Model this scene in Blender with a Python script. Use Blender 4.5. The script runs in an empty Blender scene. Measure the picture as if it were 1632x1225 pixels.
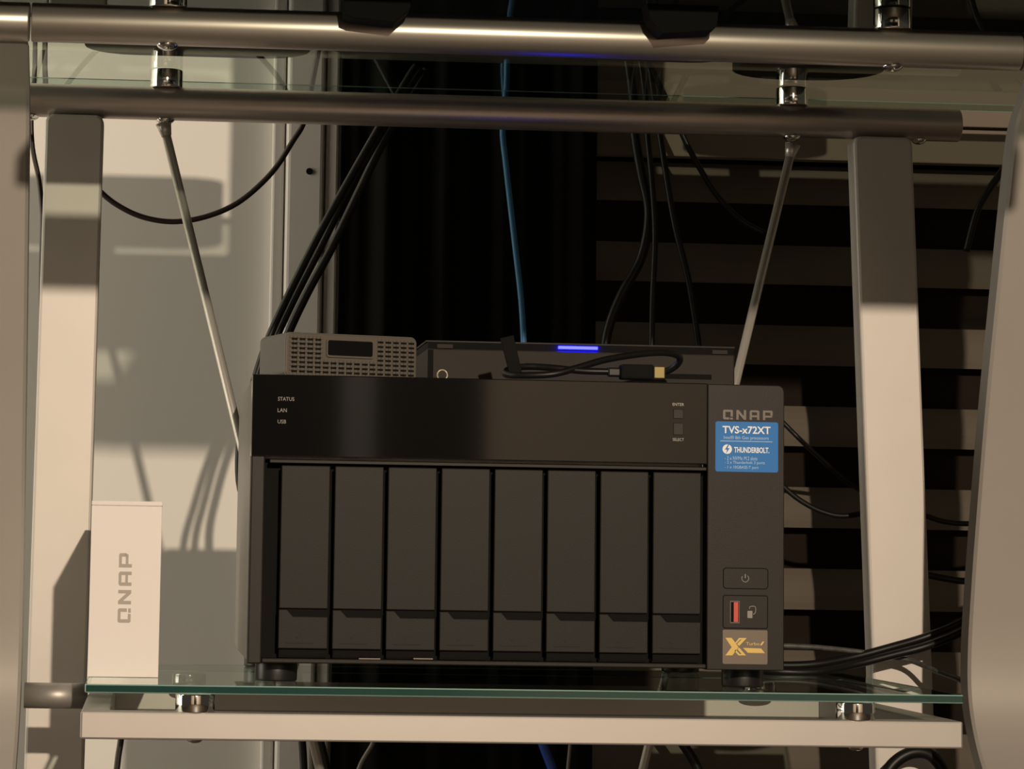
import bpy, bmesh, math, random
from mathutils import Vector, Matrix
random.seed(7)
scene = bpy.context.scene
COL = scene.collection

# ------------------------------------------------------------------ camera
W, H = 1632.0, 1225.0
F, PY, SLX, YAW = 4500.0, 420.0, 0.0238, 0.074
VX, VY = 240.0, 870.0                       # where the depth axis of the desk vanishes
PX = VX + YAW * F + SLX * (VY - PY)
EX = Vector((1, SLX, YAW)).normalized()
EY = Vector(((VX - PX) / F, (VY - PY) / F, 1)).normalized()
EZ = EX.cross(EY)
ZC = 0.45                                   # eye height above the floor
CAM = Vector((0, -1.74, ZC))

def at(px, py, Y):
    """photo point -> point of the vertical plane Y"""
    d = Vector(((px - PX) / F, (py - PY) / F, 1))
    w = Vector((EX.dot(d), EY.dot(d), EZ.dot(d)))
    return CAM + w * ((Y - CAM.y) / w.y)

cd = bpy.data.cameras.new('camera')
cam = bpy.data.objects.new('camera', cd)
COL.objects.link(cam)
bx, by, bz = Vector((1, 0, 0)), Vector((0, -1, 0)), Vector((0, 0, -1))
m = Matrix.Identity(4)
for j, b in enumerate((bx, by, bz)):
    for i, e in enumerate((EX, EY, EZ)):
        m[i][j] = e.dot(b)
m.translation = CAM
cam.matrix_world = m
cd.sensor_fit = 'HORIZONTAL'
cd.sensor_width = 36.0
cd.lens = F / W * 36.0
cd.shift_x = (W / 2 - PX) / W
cd.shift_y = (PY - H / 2) / W
cd.clip_start = 0.02
scene.camera = cam

# ------------------------------------------------------------------ light
LAMP = Vector((0.38, -3.00, ZC + 0.822))
wd = bpy.data.worlds.new('world')
scene.world = wd
wd.use_nodes = True
bgn = wd.node_tree.nodes['Background']
bgn.inputs[0].default_value = (1.0, 0.86, 0.66, 1)
bgn.inputs[1].default_value = 0.035
ld = bpy.data.lights.new('room_lamp', 'POINT')
ld.energy = 285
ld.color = (1.0, 0.81, 0.62)
ld.shadow_soft_size = 0.022
lo = bpy.data.objects.new('room_lamp', ld)
lo.location = LAMP
COL.objects.link(lo)
# added fill from the left, source unseen
dl = bpy.data.lights.new('left_fill_light', 'AREA')
dl.shape = 'RECTANGLE'
dl.size, dl.size_y = 0.8, 1.6
dl.energy = 16.0
dl.color = (1.0, 0.91, 0.74)
do = bpy.data.objects.new('left_fill_light', dl)
do.location = (-1.5, 0.28, 1.0)
do.rotation_euler = Vector((1.0, 0.15, -0.1)).to_track_quat('-Z', 'Y').to_euler()
COL.objects.link(do)
scene.view_settings.view_transform = 'Standard'
scene.view_settings.look = 'None'
scene.view_settings.gamma = 1.0
scene.view_settings.use_curve_mapping = False
scene.view_settings.exposure = 0.14

# ------------------------------------------------------------------ materials
def mat(name, col, rough=0.5, metal=0.0, spec=0.5, noise=0.0, nscale=40.0, bump=0.0, bscale=300.0, coat=0.0, emit=None, estr=0.0):
    mt = bpy.data.materials.new(name)
    mt.use_nodes = True
    nt = mt.node_tree
    p = nt.nodes['Principled BSDF']
    p.inputs['Base Color'].default_value = (*col, 1)
    p.inputs['Roughness'].default_value = rough
    p.inputs['Metallic'].default_value = metal
    p.inputs['Specular IOR Level'].default_value = spec
    p.inputs['Coat Weight'].default_value = coat
    if emit:
        p.inputs['Emission Color'].default_value = (*emit, 1)
        p.inputs['Emission Strength'].default_value = estr
    tc = None
    if noise > 0 or bump > 0:
        tc = nt.nodes.new('ShaderNodeTexCoord')
    if noise > 0:
        n = nt.nodes.new('ShaderNodeTexNoise')
        n.inputs['Scale'].default_value = nscale
        n.inputs['Detail'].default_value = 4
        r = nt.nodes.new('ShaderNodeMapRange')
        r.inputs['To Min'].default_value = 1 - noise
        r.inputs['To Max'].default_value = 1 + noise
        mx = nt.nodes.new('ShaderNodeVectorMath')
        mx.operation = 'SCALE'
        mx.inputs[0].default_value = col
        nt.links.new(tc.outputs['Object'], n.inputs['Vector'])
        nt.links.new(n.outputs['Fac'], r.inputs['Value'])
        nt.links.new(r.outputs['Result'], mx.inputs['Scale'])
        nt.links.new(mx.outputs[0], p.inputs['Base Color'])
    if bump > 0:
        n2 = nt.nodes.new('ShaderNodeTexNoise')
        n2.inputs['Scale'].default_value = bscale
        n2.inputs['Detail'].default_value = 2
        b = nt.nodes.new('ShaderNodeBump')
        b.inputs['Strength'].default_value = bump
        b.inputs['Distance'].default_value = 0.001
        nt.links.new(tc.outputs['Object'], n2.inputs['Vector'])
        nt.links.new(n2.outputs['Fac'], b.inputs['Height'])
        nt.links.new(b.outputs['Normal'], p.inputs['Normal'])
    return mt

def glass_mat(name, tint, refl):
    """clear sheet: light goes straight through, reflection grows towards grazing angles"""
    mt = bpy.data.materials.new(name)
    mt.use_nodes = True
    nt = mt.node_tree
    nt.nodes.clear()
    out = nt.nodes.new('ShaderNodeOutputMaterial')
    tr = nt.nodes.new('ShaderNodeBsdfTransparent')
    tr.inputs[0].default_value = (*tint, 1)
    gl = nt.nodes.new('ShaderNodeBsdfGlossy')
    gl.inputs['Color'].default_value = (*refl, 1)
    gl.inputs['Roughness'].default_value = 0.015
    fr = nt.nodes.new('ShaderNodeFresnel')
    fr.inputs['IOR'].default_value = 1.5
    ge = nt.nodes.new('ShaderNodeNewGeometry')
    sb = nt.nodes.new('ShaderNodeMath'); sb.operation = 'SUBTRACT'; sb.inputs[0].default_value = 1.0
    mu = nt.nodes.new('ShaderNodeMath'); mu.operation = 'MULTIPLY'
    mx = nt.nodes.new('ShaderNodeMixShader')
    L = nt.links.new
    L(ge.outputs['Backfacing'], sb.inputs[1])
    L(fr.outputs[0], mu.inputs[0]); L(sb.outputs[0], mu.inputs[1])
    L(mu.outputs[0], mx.inputs[0]); L(tr.outputs[0], mx.inputs[1]); L(gl.outputs[0], mx.inputs[2])
    L(mx.outputs[0], out.inputs['Surface'])
    return mt

M = {}
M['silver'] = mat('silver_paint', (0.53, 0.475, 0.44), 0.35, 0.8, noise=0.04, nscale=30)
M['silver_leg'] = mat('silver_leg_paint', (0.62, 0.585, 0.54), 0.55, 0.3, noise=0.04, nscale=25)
M['silver_front'] = mat('silver_shaded_paint', (0.37, 0.345, 0.315), 0.6, 0.25, noise=0.03, nscale=25)  # silver paint darkened to hold the shade on the front legs
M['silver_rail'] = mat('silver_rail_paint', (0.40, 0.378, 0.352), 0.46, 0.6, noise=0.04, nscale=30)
M['chrome'] = mat('chrome', (0.85, 0.84, 0.82), 0.08, 1.0)
M['rod'] = mat('steel_rod', (0.62, 0.59, 0.54), 0.35, 0.6)
M['glass'] = glass_mat('clear_glass', (0.90, 0.95, 0.91), (0.95, 1.0, 0.97))
M['glass_edge'] = mat('glass_edge', (0.016, 0.058, 0.050), 0.12, 0.0, spec=0.6)
def see_through_from_inside(mt):
    nt = mt.node_tree
    p = nt.nodes['Principled BSDF']; out = nt.nodes['Material Output']
    tr = nt.nodes.new('ShaderNodeBsdfTransparent'); tr.inputs[0].default_value = (0.55, 0.68, 0.62, 1)
    ge = nt.nodes.new('ShaderNodeNewGeometry'); mx = nt.nodes.new('ShaderNodeMixShader')
    nt.links.new(ge.outputs['Backfacing'], mx.inputs[0]); nt.links.new(p.outputs[0], mx.inputs[1]); nt.links.new(tr.outputs[0], mx.inputs[2])
    nt.links.new(mx.outputs[0], out.inputs['Surface'])
see_through_from_inside(M['glass_edge'])
M['glass_arris'] = mat('glass_arris', (0.25, 0.40, 0.36), 0.2, 0.0)
M['wall'] = mat('white_wall', (0.80, 0.78, 0.73), 0.7, noise=0.02, nscale=6, bump=0.08, bscale=120)
M['trim'] = mat('white_trim', (0.76, 0.72, 0.68), 0.5, noise=0.02, nscale=10)
M['wall_far'] = mat('room_wall', (0.55, 0.47, 0.39), 0.8)
M['floor'] = mat('floor_wood', (0.05, 0.035, 0.022), 0.6, noise=0.3, nscale=8)
M['darkdoor'] = mat('dark_door', (0.004, 0.004, 0.004), 0.9, spec=0.05)
M['mullion'] = mat('grey_mullion', (0.25, 0.26, 0.26), 0.6)
M['curtain'] = mat('black_curtain', (0.010, 0.010, 0.009), 0.95, spec=0.05)
M['slat'] = mat('brown_slat', (0.115, 0.098, 0.078), 0.7, spec=0.2, noise=0.18, nscale=14)
M['valance'] = mat('brown_valance', (0.17, 0.142, 0.112), 0.7, spec=0.2, noise=0.06, nscale=14)
M['nightglass'] = mat('night_window', (0.019, 0.014, 0.011), 0.9, spec=0.02, noise=0.15, nscale=20)
M['nas'] = mat('dark_plastic', (0.0150, 0.0128, 0.0096), 0.5, spec=0.25, noise=0.08, nscale=60, bump=0.05, bscale=1500)
M['nas_tray'] = mat('tray_plastic', (0.0115, 0.0100, 0.0074), 0.5, spec=0.2, noise=0.12, nscale=30, bump=0.05, bscale=1500)
M['nas_side'] = mat('chassis_metal', (0.20, 0.19, 0.17), 0.35, 0.4, noise=0.05)
M['nas_lit'] = mat('button_plastic', (0.028, 0.029, 0.026), 0.4)
M['gloss'] = mat('glossy_black', (0.006, 0.006, 0.006), 0.05, spec=0.5)
M['black'] = mat('black_plastic', (0.008, 0.008, 0.008), 0.4)
M['matt_black'] = mat('matt_black', (0.005, 0.005, 0.005), 0.8, spec=0.15)
M['rubber'] = mat('rubber', (0.012, 0.012, 0.012), 0.35)
M['cable'] = mat('cable_black', (0.006, 0.006, 0.006), 0.42, spec=0.3)
M['cable_red'] = mat('cable_maroon', (0.022, 0.010, 0.009), 0.45)
M['cable_blue'] = mat('cable_blue', (0.03, 0.17, 0.36), 0.45)
M['cable_blue2'] = mat('cable_blue_dark', (0.01, 0.05, 0.30), 0.45)
M['cable_grey'] = mat('cable_grey', (0.16, 0.15, 0.14), 0.4)
M['braid'] = mat('cable_braid', (0.06, 0.06, 0.055), 0.5, noise=0.9, nscale=260)
M['sticker_blue'] = mat('sticker_blue', (0.012, 0.175, 0.53), 0.5, spec=0.3)
M['ink_white'] = mat('ink_white', (0.85, 0.88, 0.9), 0.5)
M['ink_pale'] = mat('ink_pale_blue', (0.40, 0.58, 0.80), 0.5)
M['ink_grey'] = mat('ink_grey', (0.25, 0.235, 0.21), 0.5)
M['logo'] = mat('logo_silver', (0.085, 0.074, 0.066), 0.35, 0.4)
M['badge'] = mat('badge_bronze', (0.13, 0.105, 0.08), 0.4, 0.3)
M['gold'] = mat('gold_foil', (0.62, 0.43, 0.12), 0.4, 0.2)
M['brass'] = mat('brass', (0.13, 0.10, 0.03), 0.3, 0.5)
M['red'] = mat('usb_red', (0.60, 0.05, 0.03), 0.4)
M['box'] = mat('white_card', (0.86, 0.82, 0.78), 0.6, noise=0.015, nscale=20)
M['box_ink'] = mat('grey_print', (0.42, 0.38, 0.34), 0.6)
M['grille'] = mat('speaker_grille', (0.085, 0.072, 0.056), 0.45)
M['spk_body'] = mat('speaker_body', (0.085, 0.085, 0.072), 0.5)
M['mini'] = mat('grey_case', (0.022, 0.0185, 0.014), 0.6, spec=0.2, noise=0.05)
M['led'] = mat('blue_led', (0.02, 0.02, 0.3), 0.4, emit=(0.0022, 0.0026, 1.0), estr=60.0)
M['ring'] = mat('pale_ring', (0.55, 0.48, 0.33), 0.4, 0.3)

# ------------------------------------------------------------------ helpers
def V(x, y, z): return Vector((x, y, z))

class MB:
    """collects shapes in world (or local) coordinates, builds ONE mesh object"""
    def __init__(s): s.bm = bmesh.new()
    def box(s, x0, x1, y0, y1, z0, z1, bev=0.0, mi=0, seg=2):
        t = bmesh.new()
        bmesh.ops.create_cube(t, size=1.0)
        for v in t.verts:
            v.co = V(x0 + (v.co.x + .5) * (x1 - x0), y0 + (v.co.y + .5) * (y1 - y0), z0 + (v.co.z + .5) * (z1 - z0))
        if bev > 0:
            bmesh.ops.bevel(t, geom=list(t.edges), offset=bev, segments=seg, affect='EDGES', profile=0.5)
        s._add(t, mi)
        return s
    def _add(s, t, mi=0, mtx=None):
        vm = {}
        for v in t.verts:
            vm[v] = s.bm.verts.new(mtx @ v.co if mtx else v.co)
        for f in t.faces:
            try:
                nf = s.bm.faces.new([vm[v] for v in f.verts]); nf.material_index = mi; nf.smooth = f.smooth
            except ValueError: pass
        t.free()
    def prism(s, pts, y0, y1, bev=0.0, mi=0):
        """closed outline in (x,z), extruded from y0 to y1"""
        t = bmesh.new()
        a = [t.verts.new(V(x, y0, z)) for x, z in pts]
        b = [t.verts.new(V(x, y1, z)) for x, z in pts]
        t.faces.new(a); t.faces.new(b[::-1])
        n = len(pts)
        for i in range(n):
            t.faces.new((a[i], b[i], b[(i + 1) % n], a[(i + 1) % n]))
        bmesh.ops.recalc_face_normals(t, faces=t.faces)
        if bev > 0:
            ed = [e for e in t.edges if all(abs(v.co.y - y0) < 1e-7 for v in e.verts)]
            bmesh.ops.bevel(t, geom=ed, offset=bev, segments=2, affect='EDGES', profile=0.5)
        s._add(t, mi)
        return s
    def cyl(s, p0, p1, r, n=32, r1=None, mi=0, bev=0.0):
        p0, p1 = Vector(p0), Vector(p1)
        d = (p1 - p0); L = d.length
        t = bmesh.new()
        bmesh.ops.create_cone(t, cap_ends=True, segments=n, radius1=r, radius2=r if r1 is None else r1, depth=L)
        for f in t.faces:
            f.smooth = len(f.verts) == 4
        if bev > 0:
            ed = [e for e in t.edges if any(len(f.verts) > 4 for f in e.link_faces)]
            bmesh.ops.bevel(t, geom=ed, offset=bev, segments=3, affect='EDGES', profile=0.5)
            for f in t.faces: f.smooth = True
        q = d.normalized().to_track_quat('Z', 'Y').to_matrix().to_4x4()
        s._add(t, mi, Matrix.Translation((p0 + p1) / 2) @ q)
        return s
    def dome(s, c, r, h, up=-1, n=24):
        """flattened half ball hanging from (or standing on) c"""
        t = bmesh.new()
        bmesh.ops.create_uvsphere(t, u_segments=n, v_segments=12, radius=1)
        for v in t.verts:
            z = v.co.z * h if v.co.z * up > 0 else v.co.z * h * 0.15
            v.co = V(c[0] + v.co.x * r, c[1] + v.co.y * r, c[2] + z)
        for f in t.faces: f.smooth = True
        s._add(t)
        return s
    def tube(s, pts, r, n=10, sub=8, closed=False, mi=0):
        pts = [Vector(p) for p in pts]
        P = []
        N = len(pts)
        def g(i): return pts[i % N] if closed else pts[max(0, min(N - 1, i))]
        for i in range(N if closed else N - 1):
            a, b, c, d = g(i - 1), g(i), g(i + 1), g(i + 2)
            for k in range(sub):
                u = k / sub
                P.append(0.5 * ((2 * b) + (c - a) * u + (2 * a - 5 * b + 4 * c - d) * u * u + (3 * b - a - 3 * c + d) * u ** 3))
        if not closed: P.append(pts[-1])
        nn = len(P)
        rings = []
        up = None
        for i in range(nn):
            tg = (P[(i + 1) % nn] - P[i - 1]) if closed else (P[min(i + 1, nn - 1)] - P[max(i - 1, 0)])
            tg.normalize()
            if up is None:
                up = tg.orthogonal().normalized()
            up = (up - tg * up.dot(tg)).normalized()
            sd = tg.cross(up)
            rings.append([s.bm.verts.new(P[i] + r * (math.cos(2 * math.pi * k / n) * up + math.sin(2 * math.pi * k / n) * sd)) for k in range(n)])
        for i in range(nn if closed else nn - 1):
            A, B = rings[i], rings[(i + 1) % nn]
            for k in range(n):
                f = s.bm.faces.new((A[k], A[(k + 1) % n], B[(k + 1) % n], B[k])); f.smooth = True; f.material_index = mi
        if not closed:
            s.bm.faces.new(rings[0][::-1]).material_index = mi; s.bm.faces.new(rings[-1]).material_index = mi
        return s
    def sheet(s, name_pts):
        pass
    def build(s, name, mt, parent=None, origin=None, local=False):
        me = bpy.data.meshes.new(name)
        bmesh.ops.recalc_face_normals(s.bm, faces=s.bm.faces)
        off = Vector((0, 0, 0))
        if not local:
            if parent is not None:
                off = WORLD[parent.name]
                if origin is not None: off = Vector(origin)
            elif origin is not None:
                off = Vector(origin)
            else:
                vs = [v.co for v in s.bm.verts]
                off = V((min(v.x for v in vs) + max(v.x for v in vs)) / 2, (min(v.y for v in vs) + max(v.y for v in vs)) / 2, min(v.z for v in vs))
            for v in s.bm.verts: v.co -= off
        s.bm.to_mesh(me); s.bm.free()
        for q in (mt if isinstance(mt, (list, tuple)) else [mt]):
            me.materials.append(M[q])
        o = bpy.data.objects.new(name, me)
        COL.objects.link(o)
        if parent is not None:
            o.parent = parent
            o.location = (off - WORLD[parent.name]) if not local else (0, 0, 0)
            WORLD[o.name] = off if not local else Vector((0, 0, 0))
        else:
            o.location = off
            WORLD[o.name] = off.copy()
        return o

WORLD = {}
def tag(o, label=None, cat=None, group=None, kind=None):
    if label: o['label'] = label
    if cat: o['category'] = cat
    if group: o['group'] = group
    if kind: o['kind'] = kind
    return o
def empty(name, loc, label, cat, group=None, rz=0.0):
    o = bpy.data.objects.new(name, None)
    o.empty_display_size = 0.02
    COL.objects.link(o)
    o.location = loc
    o.rotation_euler = (0, 0, rz)
    WORLD[o.name] = Vector(loc)
    return tag(o, label, cat, group)
def struct(o): o['kind'] = 'structure'; return o

def text_bm(string, x0, x1, z0, z1, y, depth=0.0002, bold=0.0, rot=False):
    """flat lettering fitted to a rectangle of the plane y, facing the viewer"""
    cu = bpy.data.curves.new('lettering', 'FONT')
    cu.body = string
    cu.offset = bold
    cu.resolution_u = 3
    ob = bpy.data.objects.new('lettering_tmp', cu)
    COL.objects.link(ob)
    me = bpy.data.meshes.new_from_object(ob)
    bpy.data.objects.remove(ob); bpy.data.curves.remove(cu)
    xs = [v.co.x for v in me.vertices]; ys = [v.co.y for v in me.vertices]
    ax, bx_, ay, by_ = min(xs), max(xs), min(ys), max(ys)
    mb = MB()
    vs = []
    for v in me.vertices:
        u = (v.co.x - ax) / (bx_ - ax); w = (v.co.y - ay) / (by_ - ay)
        if rot: u, w = 1 - w, u
        vs.append(mb.bm.verts.new(V(x0 + u * (x1 - x0), y, z0 + w * (z1 - z0))))
    for p in me.polygons:
        try: mb.bm.faces.new([vs[i] for i in p.vertices])
        except ValueError: pass
    bpy.data.meshes.remove(me)
    ext = bmesh.ops.extrude_face_region(mb.bm, geom=list(mb.bm.faces))
    for g in ext['geom']:
        if isinstance(g, bmesh.types.BMVert): g.co.y -= depth
    return mb

def strokes(mb, letters, x0, z0, w, h, gap, t, y0, y1, rot=False):
    """square logo lettering from bars; letters drawn in a unit cell"""
    for i, ch in enumerate(letters):
        for poly in GLYPH[ch]:
            pts = []
            for u, v in poly:
                X = i * (w + gap) + u * w; Z = v * h
                pts.append((x0 - Z, z0 + X) if rot else (x0 + X, z0 + Z))
            mb.prism(pts, y0, y1)
    return mb
S = 0.24; T = 0.22
GLYPH = {
 'Q': [[(.08, 1), (.92, 1), (1, .9), (1, 1 - T), (0, 1 - T), (0, .9)], [(0, 1 - T), (S, 1 - T), (S, T), (0, T)],
       [(1 - S, 1 - T), (1, 1 - T), (1, .3), (1 - S, .3)], [(0, T), (.62, T), (.62, 0), (.08, 0), (0, .1)], [(.70, .2), (1, .2), (1, 0), (.70, 0)]],
 'N': [[(0, 1), (S, 1), (S, 0), (0, 0)], [(1 - S, 1), (1, 1), (1, 0), (1 - S, 0)], [(S, 1), (S, .62), (1 - S, 0), (1 - S, .38)]],
 'A': [[(.12, 1), (.88, 1), (1, .88), (1, 1 - T), (0, 1 - T), (0, .88)], [(0, 1 - T), (S, 1 - T), (S, 0), (0, 0)],
       [(1 - S, 1 - T), (1, 1 - T), (1, 0), (1 - S, 0)], [(S, .48), (1 - S, .48), (1 - S, .28), (S, .28)]],
 'P': [[(0, 1), (.9, 1), (1, .9), (1, 1 - T), (0, 1 - T)], [(0, 1 - T), (S, 1 - T), (S, 0), (0, 0)],
       [(1 - S, 1 - T), (1, 1 - T), (1, .46), (1 - S, .46)], [(S, .48), (1, .48), (.9, .27), (S, .27)]],
}

# ------------------------------------------------------------------ setting
xw_ = 1.55
YW = 0.80                                    # face of the wall behind the desk
xa = at(430, 500, YW).x; xb = at(535, 500, YW).x
struct(MB().box(-2.2, 3.2, -5.2, 1.4, -0.05, 0.0).build('floor', 'floor'))
struct(MB().box(-2.2, xw_, YW, YW + .12, 0.0, 2.5).build('wall_back', 'wall'))
# door casing with two grooves and rounded field
prof = []
def casing():
    mb = MB()
    x0, x1 = at(430, 500, YW - .02).x, at(450, 500, YW - .02).x
    x2, x3 = at(514, 500, YW - .02).x, at(535, 500, YW - .02).x
    mb.box(x0, x1 - .0008, YW - .016, YW + .02, 0.0, 2.4, .002)
    mb.box(x1 + .0008, x2 - .0008, YW - .022, YW + .02, 0.0, 2.4, .004, seg=3)
    mb.box(x2 + .0008, x3, YW - .018, YW + .02, 0.0, 2.4, .002)
    mb.box(x0 + .002, x3 - .002, YW - .008, YW + .10, 0.0, 2.4)
    return mb
tr = struct(casing().build('trim_1', 'trim'))
p = at(493, 273, YW - .022)
MB().cyl(p + V(0, -.0015, 0), p + V(0, .004, 0), .003, 12).build('screw', 'matt_black', tr)
# wide window in the dark, with its blind
XB = at(537, 500, .47).x
xw = at(1800, 500, .5).x + .6
struct(MB().box(XB + .01, xw, .522, .54, 0.0, 2.4).build('window_1', 'nightglass'))
struct(MB().box(xw, xw + .4, .46, .60, 0.0, 2.5).build('wall_right', 'wall'))
YB = 0.50
bl = empty('window_blind', V((XB + xw) / 2, YB, 0), 'brown window blind with wide horizontal slats behind the desk', 'blind')
zv0 = at(1300, 262, YB).z; zv1 = at(1300, 205, YB).z
MB().box(XB + .02, xw, YB - .026, YB - .012, zv0, zv1 - .0015, .001).build('valance', 'valance', bl)
MB().box(XB + .02, xw, YB - .029, YB - .012, zv1 + .0005, zv1 + .35, .001).build('valance', 'valance', bl)
zs0 = at(1500, 683, YB).z
pit = (at(1500, 683, YB).z - at(1500, 683 + 129, YB).z)
sl = None
for k in range(-9, 6):
    zc = zs0 + k * pit
    if zc < 0.02: continue
    if sl is None:
        mb = MB()
        t = bmesh.new()
        hh = pit * .5
        n = 6
        for s_ in (0, 1):
            for i in range(n + 1):
                u = -1 + 2 * i / n
                yy = .004 * u * u + (0.0016 if s_ else 0)
                for X in (XB + .05, xw - .01):
                    t.verts.new(V(X, YB + .004 * u + yy, zc + u * hh / 2))
        t.verts.ensure_lookup_table()
        vv = t.verts
        o2 = 2 * (n + 1)
        for i in range(n):
            t.faces.new((vv[2 * i], vv[2 * i + 1], vv[2 * i + 3], vv[2 * i + 2]))
            t.faces.new((vv[o2 + 2 * i], vv[o2 + 2 * i + 2], vv[o2 + 2 * i + 3], vv[o2 + 2 * i + 1]))
            t.faces.new((vv[2 * i], vv[2 * i + 2], vv[o2 + 2 * i + 2], vv[o2 + 2 * i]))
            t.faces.new((vv[2 * i + 1], vv[o2 + 2 * i + 1], vv[o2 + 2 * i + 3], vv[2 * i + 3]))
        t.faces.new((vv[0], vv[o2], vv[o2 + 1], vv[1]))
        t.faces.new((vv[2 * n], vv[2 * n + 1], vv[o2 + 2 * n + 1], vv[o2 + 2 * n]))
        mb._add(t)
        sl = mb.build('slat', 'slat', bl, origin=V((XB + xw) / 2, YB, zc)); z_first = zc
    else:
        o = sl.copy(); COL.objects.link(o); o.parent = bl
        o.location = sl.location + V(0, 0, zc - z_first)
# black curtain with soft folds
def curtain():
    mb = MB()
    x0, x1 = XB, at(952, 400, .46).x
    n = 90
    A = []; B = []
    for i in range(n + 1):
        u = i / n
        X = x0 + (x1 - x0) * u
        Y = .458 + .006 * math.sin(u * 26) + .003 * math.sin(u * 57 + 1)
        A.append((X, Y))
    t = bmesh.new()
    lv = []
    for off in (0, .003):
        lv.append([[t.verts.new(V(X, Y + off, z)) for X, Y in A] for z in (0.02, 2.3)])
    for i in range(n):
        f = t.faces.new((lv[0][0][i], lv[0][0][i + 1], lv[0][1][i + 1], lv[0][1][i])); f.smooth = True
        f = t.faces.new((lv[1][0][i + 1], lv[1][0][i], lv[1][1][i], lv[1][1][i + 1])); f.smooth = True
        for k in (0, 1):
            t.faces.new((lv[0][k][i], lv[0][k][i + 1], lv[1][k][i + 1], lv[1][k][i]))
    for i in (0, n):
        t.faces.new((lv[0][0][i], lv[0][1][i], lv[1][1][i], lv[1][0][i]))
    mb._add(t)
    return mb
tag(curtain().build('curtain', 'curtain'), 'black fabric curtain hanging beside the white door casing', 'curtain')
# the far side of the room, seen only as reflections
struct(MB().box(-2.2, 3.2, -5.2, -5.05, 0.0, 2.5).build('wall_front', 'wall_far'))
dr = struct(MB().box(-.6, .80, -5.05, -5.02, 0.0, 2.05, .004).build('door_1', 'darkdoor'))
MB().box(.45, .53, -5.02, -4.99, 0.0, 2.05, .003).build('mullion', 'mullion', dr)

# ------------------------------------------------------------------ desk
DZ = ZC
D = 0.31
ZT = DZ + .3222; RT = .0122
desk = empty('computer_desk', V(.23, .15, 0), 'silver metal computer desk with clear glass top and lower glass shelf', 'desk')
xl, xr = at(50, 60, 0).x, at(1624, 85, 0).x
MB().cyl(V(xl, 0, ZT), V(xr, 0, ZT), RT, 48, bev=.0008).build('front_crossbar', 'silver', desk)
for s_, X in ((-1, xl), (1, xr)):
    MB().cyl(V(X + s_ * .0012, 0, ZT), V(X + s_ * .075, 0, ZT), RT * 1.0, 48, bev=.001).build('crossbar_collar', 'silver', desk)
xrr = at(1528, 205, D).x
MB().cyl(V(-.125, D, ZT), V(xrr, D, ZT), RT, 48, bev=.001).build('rear_crossbar', 'silver', desk)
ZG0 = DZ + .347; ZG1 = ZG0 + .006
# desktop glass
def glass_sheet(x0, x1, y0, y1, z0, z1):
    mb = MB()
    t = bmesh.new()
    bmesh.ops.create_cube(t, size=1.0)
    for v in t.verts:
        v.co = V(x0 + (v.co.x + .5) * (x1 - x0), y0 + (v.co.y + .5) * (y1 - y0), z0 + (v.co.z + .5) * (z1 - z0))
    bmesh.ops.bevel(t, geom=list(t.edges), offset=.0007, segments=1, affect='EDGES')
    t.normal_update()
    tmp = [(f, 0 if abs(f.normal.z) > .98 else (1 if abs(f.normal.z) < .1 else 2)) for f in t.faces]
    vm = {v: mb.bm.verts.new(v.co) for v in t.verts}
    for f, mi in tmp:
        nf = mb.bm.faces.new([vm[v] for v in f.verts]); nf.material_index = mi
    t.free()
    return mb
GM = ['glass', 'glass_edge', 'glass_arris']
glass_sheet(-.30, .76, -.36, .394, ZG0, ZG1).build('glass_top', GM, desk)
# standoffs and screw caps under the crossbars
for (X, Y) in ((.0029, 0), (.4621, 0), (.0035, D), (.4682, D)):
    so = MB().cyl(V(X, Y, ZT + RT - .0012), V(X, Y, ZG0 - .0001), .0119, 40, bev=.0008).build('standoff', 'chrome', desk)
    MB().dome(V(X, Y, ZT - RT + .001), .0068, .0042).build('screw_cap', 'chrome', desk)
for X in (-.094, .5640):
    MB().dome(V(X, D - .001, ZT - RT + .001), .0058, .004).build('screw_cap', 'chrome', desk)
# rear legs: flat bars
def bar(outline, y0, y1, bev=.003):
    return MB().prism(outline, y0, y1, bev)
zt = DZ + .3105
def leg_outline(a0, a1, b0, b1, zb):
    r = .005
    return [(b0, 0.0), (b1, 0.0), (a1, zt - r), (a1 - r * .3, zt - r * .3), (a1 - r, zt), (a0 + r, zt), (a0 + r * .3, zt - r * .3), (a0, zt - r)]
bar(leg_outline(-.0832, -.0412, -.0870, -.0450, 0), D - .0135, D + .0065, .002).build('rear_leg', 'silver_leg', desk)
bar(leg_outline(.5118, .5560, .5380, .5822, 0), D - .0135, D + .0065, .002).build('rear_leg', 'silver_leg', desk)
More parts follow.
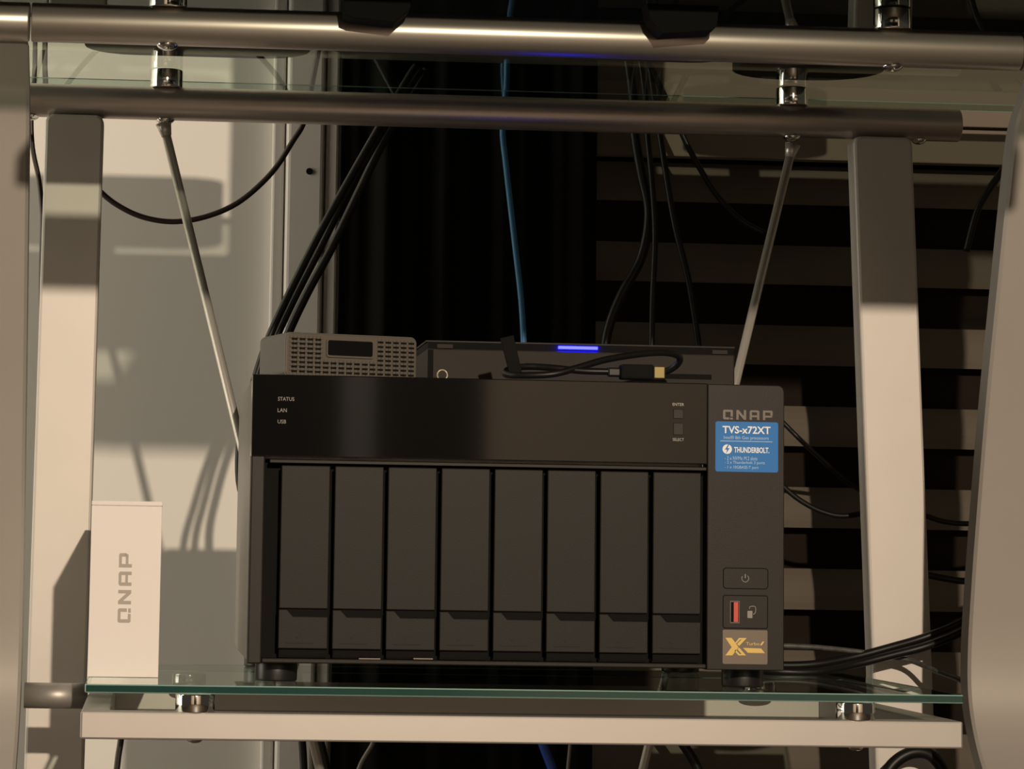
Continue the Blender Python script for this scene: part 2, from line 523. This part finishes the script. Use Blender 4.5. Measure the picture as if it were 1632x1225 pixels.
# front legs: bars that bow backwards and come forward again at the foot
def front_leg(xin, xout, name):
    prof = [(.3105, .008), (.295, .030), (.28, .048), (.25, .062), (.17, .092), (.10, .117), (.02, .141), (-.03, .154), (-.06, .160), (-.085, .161), (-.105, .155), (-.125, .141), (-.145, .120), (-.19, .070), (-.26, .0), (-.36, -.08), (-.45, -.13)]
    P = [V(0, y, DZ + z) for z, y in prof]
    pts = []
    n = len(P)
    for i in range(n - 1):
        a, b, c, d = P[max(i - 1, 0)], P[i], P[i + 1], P[min(i + 2, n - 1)]
        for k in range(4):
            u = k / 4
            pts.append(0.5 * ((2 * b) + (c - a) * u + (2 * a - 5 * b + 4 * c - d) * u * u + (3 * b - a - 3 * c + d) * u ** 3))
    pts.append(P[-1])
    t = bmesh.new()
    rows = []
    x0, x1 = min(xin, xout), max(xin, xout)
    th, bv = .021, .002
    for q in pts:
        fy = q.y - .006
        sec = [(x0 + bv, fy), (x1 - bv, fy), (x1, fy + bv), (x1, fy + th - bv), (x1 - bv, fy + th), (x0 + bv, fy + th), (x0, fy + th - bv), (x0, fy + bv)]
        rows.append([t.verts.new(V(x, y, q.z)) for x, y in sec])
    for a, b in zip(rows, rows[1:]):
        for k in range(8):
            t.faces.new((a[k], a[(k + 1) % 8], b[(k + 1) % 8], b[k])).smooth = True
    t.faces.new(rows[0]); t.faces.new(rows[-1][::-1])
    mb = MB(); mb._add(t)
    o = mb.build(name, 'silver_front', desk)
    md = o.modifiers.new('split', 'EDGE_SPLIT'); md.split_angle = math.radians(30)
    return o
front_leg(xl - .0022, xl - .066, 'front_leg')
front_leg(xr + .0105, xr + .076, 'front_leg')
# tension rods under the desk
def rod(pa, pb):
    a = at(*pa, D); b = at(*pb, D)
    mb = MB().cyl(a, b, .0033, 16)
    d = (b - a).normalized()
    mb.cyl(a - d * .001, a + d * .009, .0058, 20, r1=.0036)
    return mb
rod((261, 198), (610, 1640)).build('tension_rod', 'rod', desk)
rod((1263, 232), (925, 1640)).build('tension_rod', 'rod', desk)
MB().cyl(V(-.09, D, .075), V(.56, D, .075), .010, 24).build('foot_bar', 'silver', desk)
# shelf frame
ZR1 = DZ - .0988; ZR0 = ZR1 - .0165
x0, x1 = at(128, 1150, -.025).x, at(1535, 1165, -.025).x
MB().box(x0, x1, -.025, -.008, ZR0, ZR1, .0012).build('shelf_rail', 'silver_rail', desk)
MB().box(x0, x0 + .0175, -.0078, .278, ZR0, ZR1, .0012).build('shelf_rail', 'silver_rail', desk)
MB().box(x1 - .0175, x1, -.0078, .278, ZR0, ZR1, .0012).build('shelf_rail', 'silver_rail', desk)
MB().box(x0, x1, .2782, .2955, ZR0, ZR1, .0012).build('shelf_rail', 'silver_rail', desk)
for X0, X1 in ((x0, xl),):
    MB().cyl(V(X0, .165, ZR1 - .001), V(X1, .165, ZR1 - .001), .0085, 32).build('shelf_strut', 'silver_rail', desk)
ZS0 = DZ - .0880; ZS1 = DZ - .0828
xg0, xg1 = at(135, 1098, -.022).x, at(1536, 1110, -.022).x
glass_sheet(xg0, xg1, -.022, .285, ZS0, ZS1).build('glass_shelf', GM, desk)
for (X, Y) in ((.0290, -.0145), (.4341, -.0145), (.0290, .262), (.4341, .262)):
    MB().cyl(V(X, Y, ZR1 - .0004), V(X, Y, ZS0 - .0001), .0119, 40, bev=.0008).build('standoff', 'chrome', desk)
    MB().dome(V(X, Y, ZR0 + .0004), .0052, .003).build('screw_cap', 'chrome', desk)
# two dark blocks before the crossbar, standing in for shadows on it
def shade_block(pts):
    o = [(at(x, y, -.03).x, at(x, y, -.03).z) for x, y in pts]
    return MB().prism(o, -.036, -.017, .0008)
shade_block([(546, -4), (548, 26), (560, 31), (628, 39), (652, 18), (656, -2)]).build('shade_block', 'matt_black', desk)
shade_block([(1028, 8), (1034, 34), (1052, 57), (1132, 52), (1140, 44), (1144, 12)]).build('shade_block', 'matt_black', desk)
# keyboard tray slung under the front of the desktop, above the picture
MB().box(-.022, .085, -.395, -.24, DZ + .316, DZ + .333, .003).build('keyboard_tray', 'matt_black', desk)
MB().box(.0852, .534, -.395, -.205, DZ + .316, DZ + .3465, .003).build('keyboard_tray', 'matt_black', desk)
# what lies on the desktop above the picture: a pad and the bases of stands
MB().box(-.26, .74, -.150, .150, ZG1 + .0002, ZG1 + .004, .001).build('desk_pad', 'matt_black', desk)
def base_plate(x0, x1, y0, y1, h, r):
    t = MB()
    o = []
    for cx, cy, a0 in ((x1 - r, y0 + r, -90), (x1 - r, y1 - r, 0), (x0 + r, y1 - r, 90), (x0 + r, y0 + r, 180)):
        for i in range(7):
            a = math.radians(a0 + 15 * i)
            o.append((cx + r * math.cos(a), cy + r * math.sin(a)))
    b = bmesh.new()
    lo_ = [b.verts.new(V(x, y, ZG1 + .0002)) for x, y in o]; hi_ = [b.verts.new(V(x, y, ZG1 + h)) for x, y in o]
    b.faces.new(lo_[::-1]); b.faces.new(hi_)
    for i in range(len(o)):
        k = (i + 1) % len(o); b.faces.new((lo_[i], lo_[k], hi_[k], hi_[i]))
    t._add(b)
    return t
base_plate(-.055, .105, .205, .285, .046, .035).build('stand_base', 'matt_black', desk)
base_plate(.115, .40, .16, .25, .16, .02).build('stand_base', 'matt_black', desk)
base_plate(.415, .525, .22, .31, .012, .044).build('stand_base', 'matt_black', desk)

# ------------------------------------------------------------------ network storage box
YF = 0.020
def nx(px, py=800): return at(px, py, YF).x
NX0, NX1 = .0611, .3973
NZ0, NZ1 = DZ - .0712, DZ + .1075
nas = empty('network_storage', V((NX0 + NX1) / 2, .16, ZS1), 'dark grey eight bay network storage box on the glass shelf', 'storage box')
def r2(x0, y0, x1, y1, Y=YF):
    """rectangle of the photo -> (x0, x1, z0, z1) in plane Y"""
    a = at(x0, y0, Y); b = at(x1, y0, Y); c = at(x0, y1, Y); d = at(x1, y1, Y)
    return ((a.x + c.x) / 2, (b.x + d.x) / 2, (c.z + d.z) / 2, (a.z + b.z) / 2)
MB().box(NX0 + .0004, NX1 - .0004, .0346, .300, NZ0 + .0005, NZ1 - .0006, .0015).build('chassis', 'nas_side', nas)
# bezel frame: left post, bottom rail, right column, head
colx = nx(1127, 840)
inx = nx(419.5, 900)
ztop = at(760, 736, YF).z
zbot = at(760, 1053, YF).z
MB().box(NX0, inx, YF, .0345, NZ0, NZ1, .0010).build('bezel_post', 'nas', nas)
MB().box(inx + .0001, colx - .0001, YF + .0005, .0345, NZ0 + .0006, zbot, .0008).build('bezel_sill', 'nas', nas)
MB().box(inx + .0001, colx - .0001, .0335, .0345, zbot, ztop, 0).build('bay_back', 'matt_black', nas)
rc = [(colx, NZ0), (NX1, NZ0), (NX1, NZ1 - .004), (NX1 - .0008, NZ1 - .0017), (NX1 - .0022, NZ1 - .0004), (NX1 - .004, NZ1), (colx, NZ1)]
MB().prism(rc, YF - .0003, .0345, .0006).build('control_column', 'nas', nas)
zled0 = ztop - .0006
MB().box(at(430, 740, YF).x, colx - .0002, YF + .0012, .0345, zled0 - .0022, zled0, .0004).build('bay_ledge', 'nas', nas)
gp = MB().box(NX0 - .0001, colx - .0003, YF - .0016, .0340, at(760, 733, YF).z, NZ1 + .0003, .0006).build('display_panel', 'gloss', nas)
YP = YF - .00165
for s_, x0_, y0_, x1_, y1_ in (('STATUS', 443, 632.5, 469, 638.5), ('LAN', 442.5, 650.5, 457, 656.5), ('USB', 442.5, 668.5, 456, 674.5)):
    text_bm(s_, *r2(x0_, y0_, x1_, y1_, YP), YP, .00012).build('lettering', 'ink_grey', gp)
for s_, x0_, y0_, x1_, y1_ in (('ENTER', 1072, 642, 1090, 646.5), ('SELECT', 1072, 698, 1090, 702.5)):
    text_bm(s_, *r2(x0_, y0_, x1_, y1_, YP), YP, .00010).build('lettering', 'nas_side', gp)
for (a, b) in ((652, 667), (674, 693)):
    q = r2(1073, a, 1089, b, YP)
    MB().box(q[0], q[1], YP - .0006, YP + .0004, q[2], q[3], .0003).build('menu_button', 'nas', gp)
# eight drive trays: door and latch
d_left = [447.0, 532.8, 618.0, 703.3, 788.3, 873.0, 957.5, 1041.8]
wt = at(525.5, 800, YF).x - at(447, 800, YF).x
zt1 = at(760, 746.5, YF).z; zt0 = at(760, 974, YF).z
zl1 = zt0 - .0004; zl0 = at(760, 1037.5, YF).z
zn = zl1 - .0042
tray0 = None
px8 = [at(x + 0, 890, YF).x - .0004 for x in d_left]
for i, X in enumerate(px8):
    if tray0 is None:
        o = V(X, YF, zl0)
        tray0 = MB().box(X, X + wt, YF + .0012, .0230, zt0, zt1, .0007).build('drive_tray', 'nas_tray', nas, origin=o)
        WORLD[tray0.name] = o
        lt = MB().prism([(X - .0002, zl0), (X + wt, zl0), (X + wt, zn), (X + .0090, zn), (X + .0052, zl1), (X - .0002, zl1)], YF + .0004, .0230, .0006).build('latch', 'nas_tray', tray0)
        sl_ = MB().box(X + .0006, X + wt - .0006, .0231, .0328, zl0 - .0045, zt1 - .0006).build('tray_core', 'matt_black', tray0)
        rb_ = MB().box(X + .0045, X + .0215, YF + .0001, YF + .0008, zl0 + .0033, zl0 + .0039, .0001).build('latch_rib', 'mini', tray0)
        ar_ = MB().prism([(X + .0105, zl0 + .0076), (X + .0140, zl0 + .0076), (X + .01225, zl0 + .0062)], YF + .0001, YF + .0006).build('latch_mark', 'mini', tray0)
        kids = [lt, sl_, rb_, ar_]
    else:
        c = tray0.copy(); COL.objects.link(c); c.parent = nas
        c.location = tray0.location + V(X - px8[0], 0, 0)
        for k in kids:
            kc = k.copy(); COL.objects.link(kc); kc.parent = c
# lower lip of each tray, joined as the caddy base
for X in px8:
    MB().box(X + .0004, X + wt - .0004, YF + .006, .0330, zbot + .0003, zbot + .0030, .0004).build('tray_lip', 'black', nas)
# sill indicator stickers
q = r2(572, 1048.5, 606, 1050.5); MB().box(q[0], q[1], YF + .0002, YF + .001, q[2], q[3]).build('sill_label', 'badge', nas)
q = r2(659, 1048.5, 690, 1050.5); MB().box(q[0], q[1], YF + .0002, YF + .001, q[2], q[3]).build('sill_label', 'badge', nas)
# logo on the column
YC = YF - .0003
q = r2(1152, 653.5, 1231, 669, YC)
n_ = 4; gp_ = .0022; w_ = (q[1] - q[0] - 3 * gp_) / 4
strokes(MB(), 'QNAP', q[0], q[2], w_, q[3] - q[2], gp_, 0, YC - .0007, YC + .0003).build('logo_lettering', 'logo', nas)
# blue sticker
def rrect(x0, x1, z0, z1, r, n=5):
    pts = []
    for cx, cz, a0 in ((x1 - r, z0 + r, -90), (x1 - r, z1 - r, 0), (x0 + r, z1 - r, 90), (x0 + r, z0 + r, 180)):
        for i in range(n + 1):
            a = math.radians(a0 + 90 * i / n)
            pts.append((cx + r * math.cos(a), cz + r * math.sin(a)))
    return pts
q = r2(1140, 672, 1240, 752, YC)
st = MB().prism(rrect(*q, .0014), YC - .0003, YC + .0001).build('sticker', 'sticker_blue', nas)
YS = YC - .00031
def stxt(s_, box, m_, bold=0.0):
    text_bm(s_, *r2(*box, YS), YS, .00008, bold).build('lettering', m_, st)
stxt('TVS-x72XT', (1151.5, 679, 1228, 691), 'ink_white', .02)
stxt('Intel\u00ae 8th Gen processors', (1153.5, 694.5, 1225, 701.5), 'ink_pale')
stxt('THUNDERBOLT.', (1170, 712.5, 1226, 721.5), 'ink_white', .025)
stxt('- 2 x NVMe M.2 slots', (1155, 727, 1207, 733), 'ink_pale')
stxt('- 2 x Thunderbolt 3 ports', (1155, 734.5, 1219, 740.5), 'ink_pale')
stxt('- 1 x 10GBASE-T port', (1155, 742, 1209, 748), 'ink_pale')
q = r2(1148, 702.6, 1231, 703.6, YS)
MB().box(q[0], q[1], YS - .00008, YS + .0001, q[2], q[3]).build('rule', 'ink_pale', st)
c = at(1159, 715.5, YS)
MB().cyl(V(c.x, YS - .00008, c.z), V(c.x, YS + .0001, c.z), .0030, 28).build('bolt_disc', 'ink_white', st)
u = .0030
MB().prism([(c.x + u * a, c.z + u * b) for a, b in ((.15, .95), (-.5, -.1), (-.05, -.1), (-.25, -.95), (.5, .2), (.05, .2), (.4, .95))], YS - .00016, YS - .00005).build('bolt_mark', 'sticker_blue', st)
# power button
def groove_button(box, name, rad=.0016, gap=.0006):
    q = r2(*box, YC)
    MB().prism(rrect(q[0] - gap, q[1] + gap, q[2] - gap, q[3] + gap, rad + gap), YC - .00005, YC + .0005).build(name + '_gap', 'matt_black', nas)
    return MB().prism(rrect(*q, rad), YC - .0002, YC + .0006).build(name, 'nas', nas)
pb = groove_button((1153.5, 906, 1223, 937), 'power_button')
c = at(1187.5, 921.5, YC)
mb = MB()
ring = [V(c.x + .0022 * math.sin(math.radians(a)), YC - .0003, c.z + .0022 * math.cos(math.radians(a))) for a in range(38, 323, 15)]
mb.tube(ring, .00032, 6, 2)
mb.box(c.x - .0003, c.x + .0003, YC - .0005, YC, c.z + .0002, c.z + .0027)
mb.build('power_symbol', 'ink_grey', pb)
up_ = groove_button((1153, 949.5, 1222.5, 1000), 'port_panel', .0010)
q = r2(1163, 957, 1178.5, 993, YC)
MB().prism(rrect(*q, .0003), YC - .0007, YC + .0002).build('port_rim', 'logo', up_)
MB().box(q[0] + .0006, q[1] - .0006, YC - .00075, YC, q[2] + .0008, q[3] - .0008).build('port_mouth', 'matt_black', up_)
MB().box(q[0] + .0024, q[1] - .0010, YC - .0009, YC, q[2] + .0009, q[3] - .0009).build('port_tongue', 'red', up_)
q = r2(1191, 973, 1199, 984.5, YC)
mb = MB().prism(rrect(*q, .0004), YC - .0004, YC)
q2 = r2(1194.5, 966.5, 1203.5, 979, YC)
mb.tube([V(q2[0], YC - .0003, q2[3] - .0016), V(q2[0] + .0002, YC - .0003, q2[3]), V(q2[1], YC - .0003, q2[3]), V(q2[1], YC - .0003, q2[2] + .0012), V(q2[1] - .0015, YC - .0003, q2[2])], .00032, 6, 3)
mb.build('copy_symbol', 'ink_grey', up_)
# gold X badge
q = r2(1151.5, 1003.5, 1223, 1058, YC)
bd = MB().prism(rrect(*q, .0009), YC - .0004, YC + .0001).build('badge', 'badge', nas)
YG = YC - .00045
def bp(pts): return [(at(x, y, YG).x, at(x, y, YG).z) for x, y in pts]
mb = MB()
mb.prism(bp([(1156, 1016), (1166, 1016), (1175, 1028), (1190, 1016.5), (1184, 1016.5), (1172, 1028)][:3] + [(1177, 1031), (1167, 1044), (1156, 1044), (1166, 1031)]), YG - .0001, YG + .0001)
mb.prism(bp([(1178, 1016), (1190, 1016.5), (1178, 1029), (1174.5, 1026), (1182, 1018.5), (1180, 1018.5), (1173, 1025.5), (1172, 1023.5)]), YG - .0001, YG + .0001)
mb.prism(bp([(1175, 1034), (1178, 1031.5), (1189, 1044), (1177, 1044), (1170.5, 1037), (1172.5, 1035), (1179, 1042), (1182, 1042)]), YG - .0001, YG + .0001)
mb.prism(bp([(1184, 1032), (1213, 1033), (1219, 1040.5), (1192, 1040)]), YG - .0001, YG + .0001)
mb.prism(bp([(1211, 1028), (1215, 1022), (1218, 1022), (1214, 1028)]), YG - .0001, YG + .0001)
mb.build('badge_mark', 'gold', bd)
text_bm('Turbo', *r2(1189, 1023, 1210, 1028, YG), YG, .0001).build('lettering', 'gold', bd)
# feet
for X in (at(440, 1070, .05).x, at(1183, 1080, .05).x):
    for Y in (.050, .262):
        if Y > .1: X2 = X
        MB().cyl(V(X, Y, ZS1 + .0001), V(X, Y, NZ0 + .0006), .0132, 28, bev=.0012).build('foot', 'rubber', nas)

# ------------------------------------------------------------------ white carton
YX = .070
q = r2(143, 798, 255.5, 1075.5, YX)
bxw = empty('carton', V((q[0] + q[1]) / 2, YX + .03, ZS1), 'small white cardboard carton standing upright beside the dark storage box', 'box')
MB().box(q[0], q[1], YX, YX + .155, ZS1 + .0001, q[3] - .0031, .0004).build('carton_body', 'box', bxw)
MB().box(q[0], q[1] + .0003, YX - .00005, YX + .1553, q[3] - .0030, q[3], .0005).build('carton_lid', 'box', bxw)
a = at(208, 992, YX); b = at(190, 881, YX)
L = b.z - a.z; gg = .0026; w_ = (L - 3 * gg) / 4
strokes(MB(), 'QNAP', a.x, a.z, w_, a.x - b.x, gg, 0, YX - .00025, YX + .0001, rot=True).build('logo_lettering', 'box_ink', bxw)

# ------------------------------------------------------------------ little speaker
ZN = NZ1 + .0003
YSP = .055
pc = at(455, 560, YSP)
rzs = math.radians(16)
spk = empty('clock_speaker', V(pc.x, YSP, ZN), 'small grey speaker with pimpled grille and dark display on the storage box', 'speaker', rz=rzs)
sw = .0905; sh = .0298; sdp = .052
WORLD[spk.name] = Vector((0, 0, 0))
mb = MB()
mb.prism(rrect(0, sw, .0005, sh, .0042, 6), .0022, sdp, .0004)
mb.build('speaker_body', 'spk_body', spk, local=True)
MB().prism(rrect(.0008, sw - .0008, .0012, sh - .0008, .0038, 6), .0008, .0030, .0004).build('grille', 'grille', spk, local=True)
mb = MB()
ncol, nrow = 33, 9
wx0, wx1, wz0, wz1 = .0275, .0600, .0145, .0262
for i in range(ncol):
    for j in range(nrow):
        cx = .0035 + (sw - .007) * i / (ncol - 1); cz = .0033 + (sh - .0062) * j / (nrow - 1)
        if wx0 - .0012 < cx < wx1 + .0012 and wz0 - .001 < cz < wz1 + .001: continue
        mb.box(cx - .0008, cx + .0008, .0000, .0012, cz - .0009, cz + .0007)
o = mb.build('grille_pimples', 'grille', spk, local=True); o['kind'] = 'stuff'
mb = MB()
for i in range(ncol // 2):
    for j in range(nrow - 1):
        cx = .0062 + (sw - .0105) * i / (ncol // 2 - 1) ; cz = .0033 + (sh - .0062) * (j + .5) / (nrow - 1)
        if wx0 - .002 < cx < wx1 + .002 and wz0 - .0018 < cz < wz1 + .0018: continue
        mb.box(cx - .0019, cx + .0019, .0003, .0010, cz - .0007, cz + .0007)
o = mb.build('grille_slots', 'matt_black', spk, local=True); o['kind'] = 'stuff'
MB().prism(rrect(wx0, wx1, wz0, wz1, .0018), -.0006, .0020).build('display_rim', 'grille', spk, local=True)
MB().prism(rrect(wx0 + .001, wx1 - .001, wz0 + .0012, wz1 - .0008, .0012), -.0008, .0005).build('display', 'gloss', spk, local=True)
for cx in (.016, .030, .066):
    MB().cyl(V(cx, .02, sh - .0003), V(cx, .02, sh + .0010), .0040, 20, bev=.0004).build('button', 'spk_body', spk, local=True)

# ------------------------------------------------------------------ thin computer with blue light bar
YM = .135
q = r2(681, 557, 1171, 600, YM)
zt_ = at(926, 547, YM).z
mini = empty('mini_computer', V((q[0] + q[1]) / 2, YM + .06, ZN), 'flat grey device with black lid and glowing blue bar on the storage box', 'computer')
zb_ = at(926, 560, YM).z
MB().box(q[0], q[1], YM, YM + .13, ZN + .0003, zb_, .001).build('case', 'mini', mini)
MB().box(q[0] - .0005, q[1] + .001, YM + .0045, YM + .131, zt_ - .0009, zt_ + .0003, .0003).build('lid', 'nas', mini)
MB().box(q[0] + .0005, q[1] - .0003, YM + .0022, YM + .13, zb_ + .0001, zt_ - .0010).build('lid_gap', 'matt_black', mini)
g = r2(890, 551.5, 953, 556.5, YM)
MB().box(g[0], g[1], YM + .0000, YM + .0030, g[2], g[3], .0003).build('light_bar', 'led', mini)
for (a, b) in ((697, 722), (1136, 1160)):
    g = r2(a, 549, b, 556, YM); zz = zb_ + .0004
    MB().box(g[0], g[1], YM + .0010, YM + .003, zz, zz + .0026).build('lid_pad', 'mini', mini)
g = r2(1059, 596, 1134, 604, YM)
MB().box(g[0], g[1], YM - .0004, YM + .002, max(g[2], ZN + .001), g[3], .0003).build('card_slot', 'matt_black', mini)
MB().box(q[0] + .0003, q[0] + .004, YM - .0003, YM + .002, ZN + .001, zb_ - .001).build('side_vent', 'matt_black', mini)

# ------------------------------------------------------------------ short lead with gold plug on top of the storage box
YU = .045
def P(pts, Y):
    out = []
    for p_ in pts:
        out.append(at(p_[0], p_[1], p_[2] if len(p_) > 2 else Y))
    return out
usb = empty('usb_lead', V(at(940, 590, YU).x, YU, ZN), 'short black coiled lead with gold plug lying on the storage box', 'cable')
lead = P([(975, 592, .040), (930, 591, .042), (880, 586, .048), (840, 584, .060), (812, 588, .066), (806, 596, .056), (830, 598, .045), (880, 596, .040), (920, 586, .044), (965, 573, .052), (1020, 564, .062), (1060, 562, .070), (1082, 568, .078), (1080, 580, .084), (1060, 592, .090), (1020, 598, .095)], YU)
lead = [V(p_.x, p_.y, max(p_.z, ZN + .0024)) for p_ in lead]
MB().tube(lead, .0022, 12, 8).build('lead_cable', 'cable', usb)
def plug(x0, x1, yc, hw, Y, dep, bev):
    a = at(x0, yc, Y); b = at(x1, yc, Y); h = hw / 2540.0
    zc_ = max((a.z + b.z) / 2, ZN + h + .0002)
    return MB().box(a.x, b.x, Y - dep / 2, Y + dep / 2, zc_ - h, zc_ + h, bev)
plug(968, 989, 593, 7.5, .040, .005, .0012).build('strain_relief', 'cable', usb)
plug(988, 1040, 593, 12.0, .040, .012, .0012).build('plug_body', 'matt_black', usb)
plug(1040, 1058, 594, 10.0, .040, .0095, .0006).build('plug_tip', 'brass', usb)
s0 = [at(x, y, .052) for x, y in ((797, 539), (818, 534), (832, 596), (812, 597))]
mb = MB().prism([(s0[0].x, s0[0].z), (s0[1].x, s0[1].z), (s0[2].x, max(s0[2].z, ZN + .001)), (s0[3].x, max(s0[3].z, ZN + .001))], .0500, .0525, .0004)
mb.build('cable_tie', 'matt_black', usb)
# tiny ring
c = at(705, 599, .05)
mb = MB().tube([V(c.x + .0032 * math.cos(a * math.pi / 8), .05 + .0006 * math.sin(a * math.pi / 4), ZN + .0038 + .0032 * math.sin(a * math.pi / 8)) for a in range(16)], .0005, 8, 3, closed=True)
tag(mb.build('small_ring', 'ring'), 'tiny pale ring standing on the storage box beside the speaker', 'ring')

# ------------------------------------------------------------------ cables
def cable(name, pts, Y, r, mt, label, n=10):
    w = P(pts, Y)
    return tag(MB().tube(w, r, n, 6).build(name, mt, origin=w[0]), label, 'cable')
cable('power_cable', [(664, 105), (650, 125), (598, 214), (542, 312), (503, 384), (455, 480), (424, 550), (402, 620), (384, 690), (384, 780), (420, 850)], .40, .0030, 'cable', 'upper left cable of the black bundle slanting down to the storage box')
cable('power_cable', [(672, 110), (655, 135), (606, 214), (553, 308), (514, 388), (465, 484), (436, 550), (416, 620), (400, 690), (402, 780), (430, 850)], .412, .0030, 'cable', 'middle cable of the black bundle slanting down to the storage box')
cable('power_cable', [(680, 110), (665, 140), (616, 216), (570, 310), (528, 396), (488, 470), (454, 545), (432, 620), (420, 690), (430, 780), (460, 850)], .425, .0034, 'cable', 'lower right cable of the black bundle slanting down to the storage box')
cable('network_cable', [(808, 95), (807, 140), (801, 205), (806, 260), (814, 330), (822, 400), (830, 470), (834, 530), (836, 600), (838, 700)], .40, .0024, 'cable_blue', 'blue network cable hanging down behind the storage box')
cable('thin_cable', [(510, 70), (500, 120), (486, 190), (466, 226), (434, 274), (385, 319), (335, 343), (282, 353), (236, 348), (198, 333), (163, 308), (120, 260), (80, 190), (72, 118), (72, 60)], .55, .0023, 'cable_red', 'thin dark maroon cable hanging in a loop before the white wall')
cable('thin_cable', [(56, 60), (55, 118), (50, 180), (52, 235), (62, 285), (67, 330), (68, 360), (66, 460), (70, 700), (72, 1000), (74, 1500), (76, 1746)], .55, .0020, 'cable_red', 'thin dark cable running down behind the left rear desk leg')
cable('thin_cable', [(1000, 90), (1008, 150), (1012, 215), (1022, 275), (1034, 340), (1022, 410), (990, 470), (968, 530), (960, 600)], .42, .0040, 'cable', 'thick black cable left of the hanging group below the rear crossbar')
cable('thin_cable', [(1020, 90), (1028, 150), (1032, 215), (1040, 300), (1044, 380), (1040, 480), (1038, 600)], .41, .0024, 'cable', 'black glossy cable in the middle of the hanging group')
cable('thin_cable', [(1034, 90), (1042, 150), (1052, 215), (1062, 280), (1076, 360), (1100, 460), (1120, 600)], .43, .0026, 'cable', 'black cable in the hanging group just left of the slanting one')
cable('thin_cable', [(1030, 90), (1058, 150), (1088, 215), (1112, 262), (1142, 310), (1180, 350), (1220, 372)], .42, .0024, 'cable', 'black cable slanting right below the rear crossbar')
cable('thin_cable', [(1225, 650), (1252, 677), (1280, 705), (1308, 731, .40), (1345, 764, .44), (1390, 800, .44), (1420, 880, .44), (1425, 990, .42)], .36, .0018, 'cable', 'thin black cable leaving the storage box beside its blue sticker')
cable('thin_cable', [(1235, 760), (1256, 782), (1280, 800), (1310, 815), (1345, 822), (1400, 815), (1466, 820), (1505, 831), (1550, 834), (1620, 825)], .36, .0020, 'cable', 'thin black cable passing behind the right rear desk leg')
cable('thin_cable', [(1440, 905), (1475, 915), (1510, 922), (1545, 925), (1600, 910)], .38, .0026, 'cable', 'black cable crossing low behind the right front desk leg')
cable('thin_cable', [(1640, 220), (1610, 255), (1590, 282), (1572, 308), (1556, 340), (1540, 400)], .40, .0028, 'cable', 'black cable hanging down behind the upper right front desk leg')
cable('power_cable', [(1200, 1066, .26), (1245, 1070, .25), (1300, 1070, .25), (1360, 1059, .26), (1420, 1044, .262), (1480, 1028, .26), (1545, 1000, .25), (1620, 950, .25)], .26, .0030, 'cable', 'thick black cable rising from the shelf to the right, lower of two')
cable('power_cable', [(1200, 1056, .268), (1245, 1060, .268), (1300, 1058, .268), (1360, 1047, .272), (1420, 1031, .272), (1480, 1013, .272), (1545, 984, .266), (1620, 930, .266)], .26, .0030, 'cable', 'thick black cable rising from the shelf to the right, upper of two')
cable('braided_cable', [(1230, 1029, .27), (1262, 1029, .27), (1300, 1031, .27), (1350, 1036, .272), (1400, 1043, .272), (1450, 1052, .27), (1490, 1068, .25), (1530, 1083, .22), (1560, 1100, .2)], .27, .0019, 'braid', 'grey braided cable drooping past the right rear desk leg')
# below the shelf
cable('thin_cable', [(196, 1120), (193, 1175), (188, 1210), (184, 1260), (190, 1320)], .40, .0024, 'cable_red', 'thin dark cable hanging below the left end of the shelf')
cable('power_cable', [(476, 1100), (480, 1160), (484, 1225), (482, 1300)], .42, .0030, 'cable', 'black cable hanging below the shelf beside the door casing')
cable('power_cable', [(500, 1100), (506, 1160), (520, 1225), (530, 1300)], .44, .0034, 'cable', 'black cable hanging below the shelf next to the steel rod')
cable('thin_cable', [(610, 1130), (596, 1180), (572, 1225), (560, 1290)], .42, .0018, 'cable_grey', 'thin grey cable slanting below the shelf under the drive bays')
cable('network_cable', [(852, 1120), (863, 1178), (880, 1225), (900, 1290)], .40, .0036, 'cable_blue2', 'deep blue network cable hanging below the shelf')
cable('thin_cable', [(911, 1120), (909, 1180), (905, 1225), (900, 1290)], .44, .0014, 'cable_grey', 'very thin grey cable hanging straight below the shelf')
cable('power_cable', [(1060, 1140), (1085, 1180), (1112, 1225), (1130, 1300)], .44, .0038, 'cable', 'black cable slanting below the shelf before the brown blind')
cable('thin_cable', [(1486, 1140), (1489, 1180), (1494, 1225), (1498, 1290)], .42, .0022, 'cable_grey', 'grey cable hanging below the right corner of the shelf')
cable('power_cable', [(1402, 1290), (1412, 1235), (1434, 1208), (1462, 1198), (1488, 1208), (1506, 1240), (1510, 1300)], .27, .0046, 'cable', 'black cable arching up before the foot of the right rear leg')
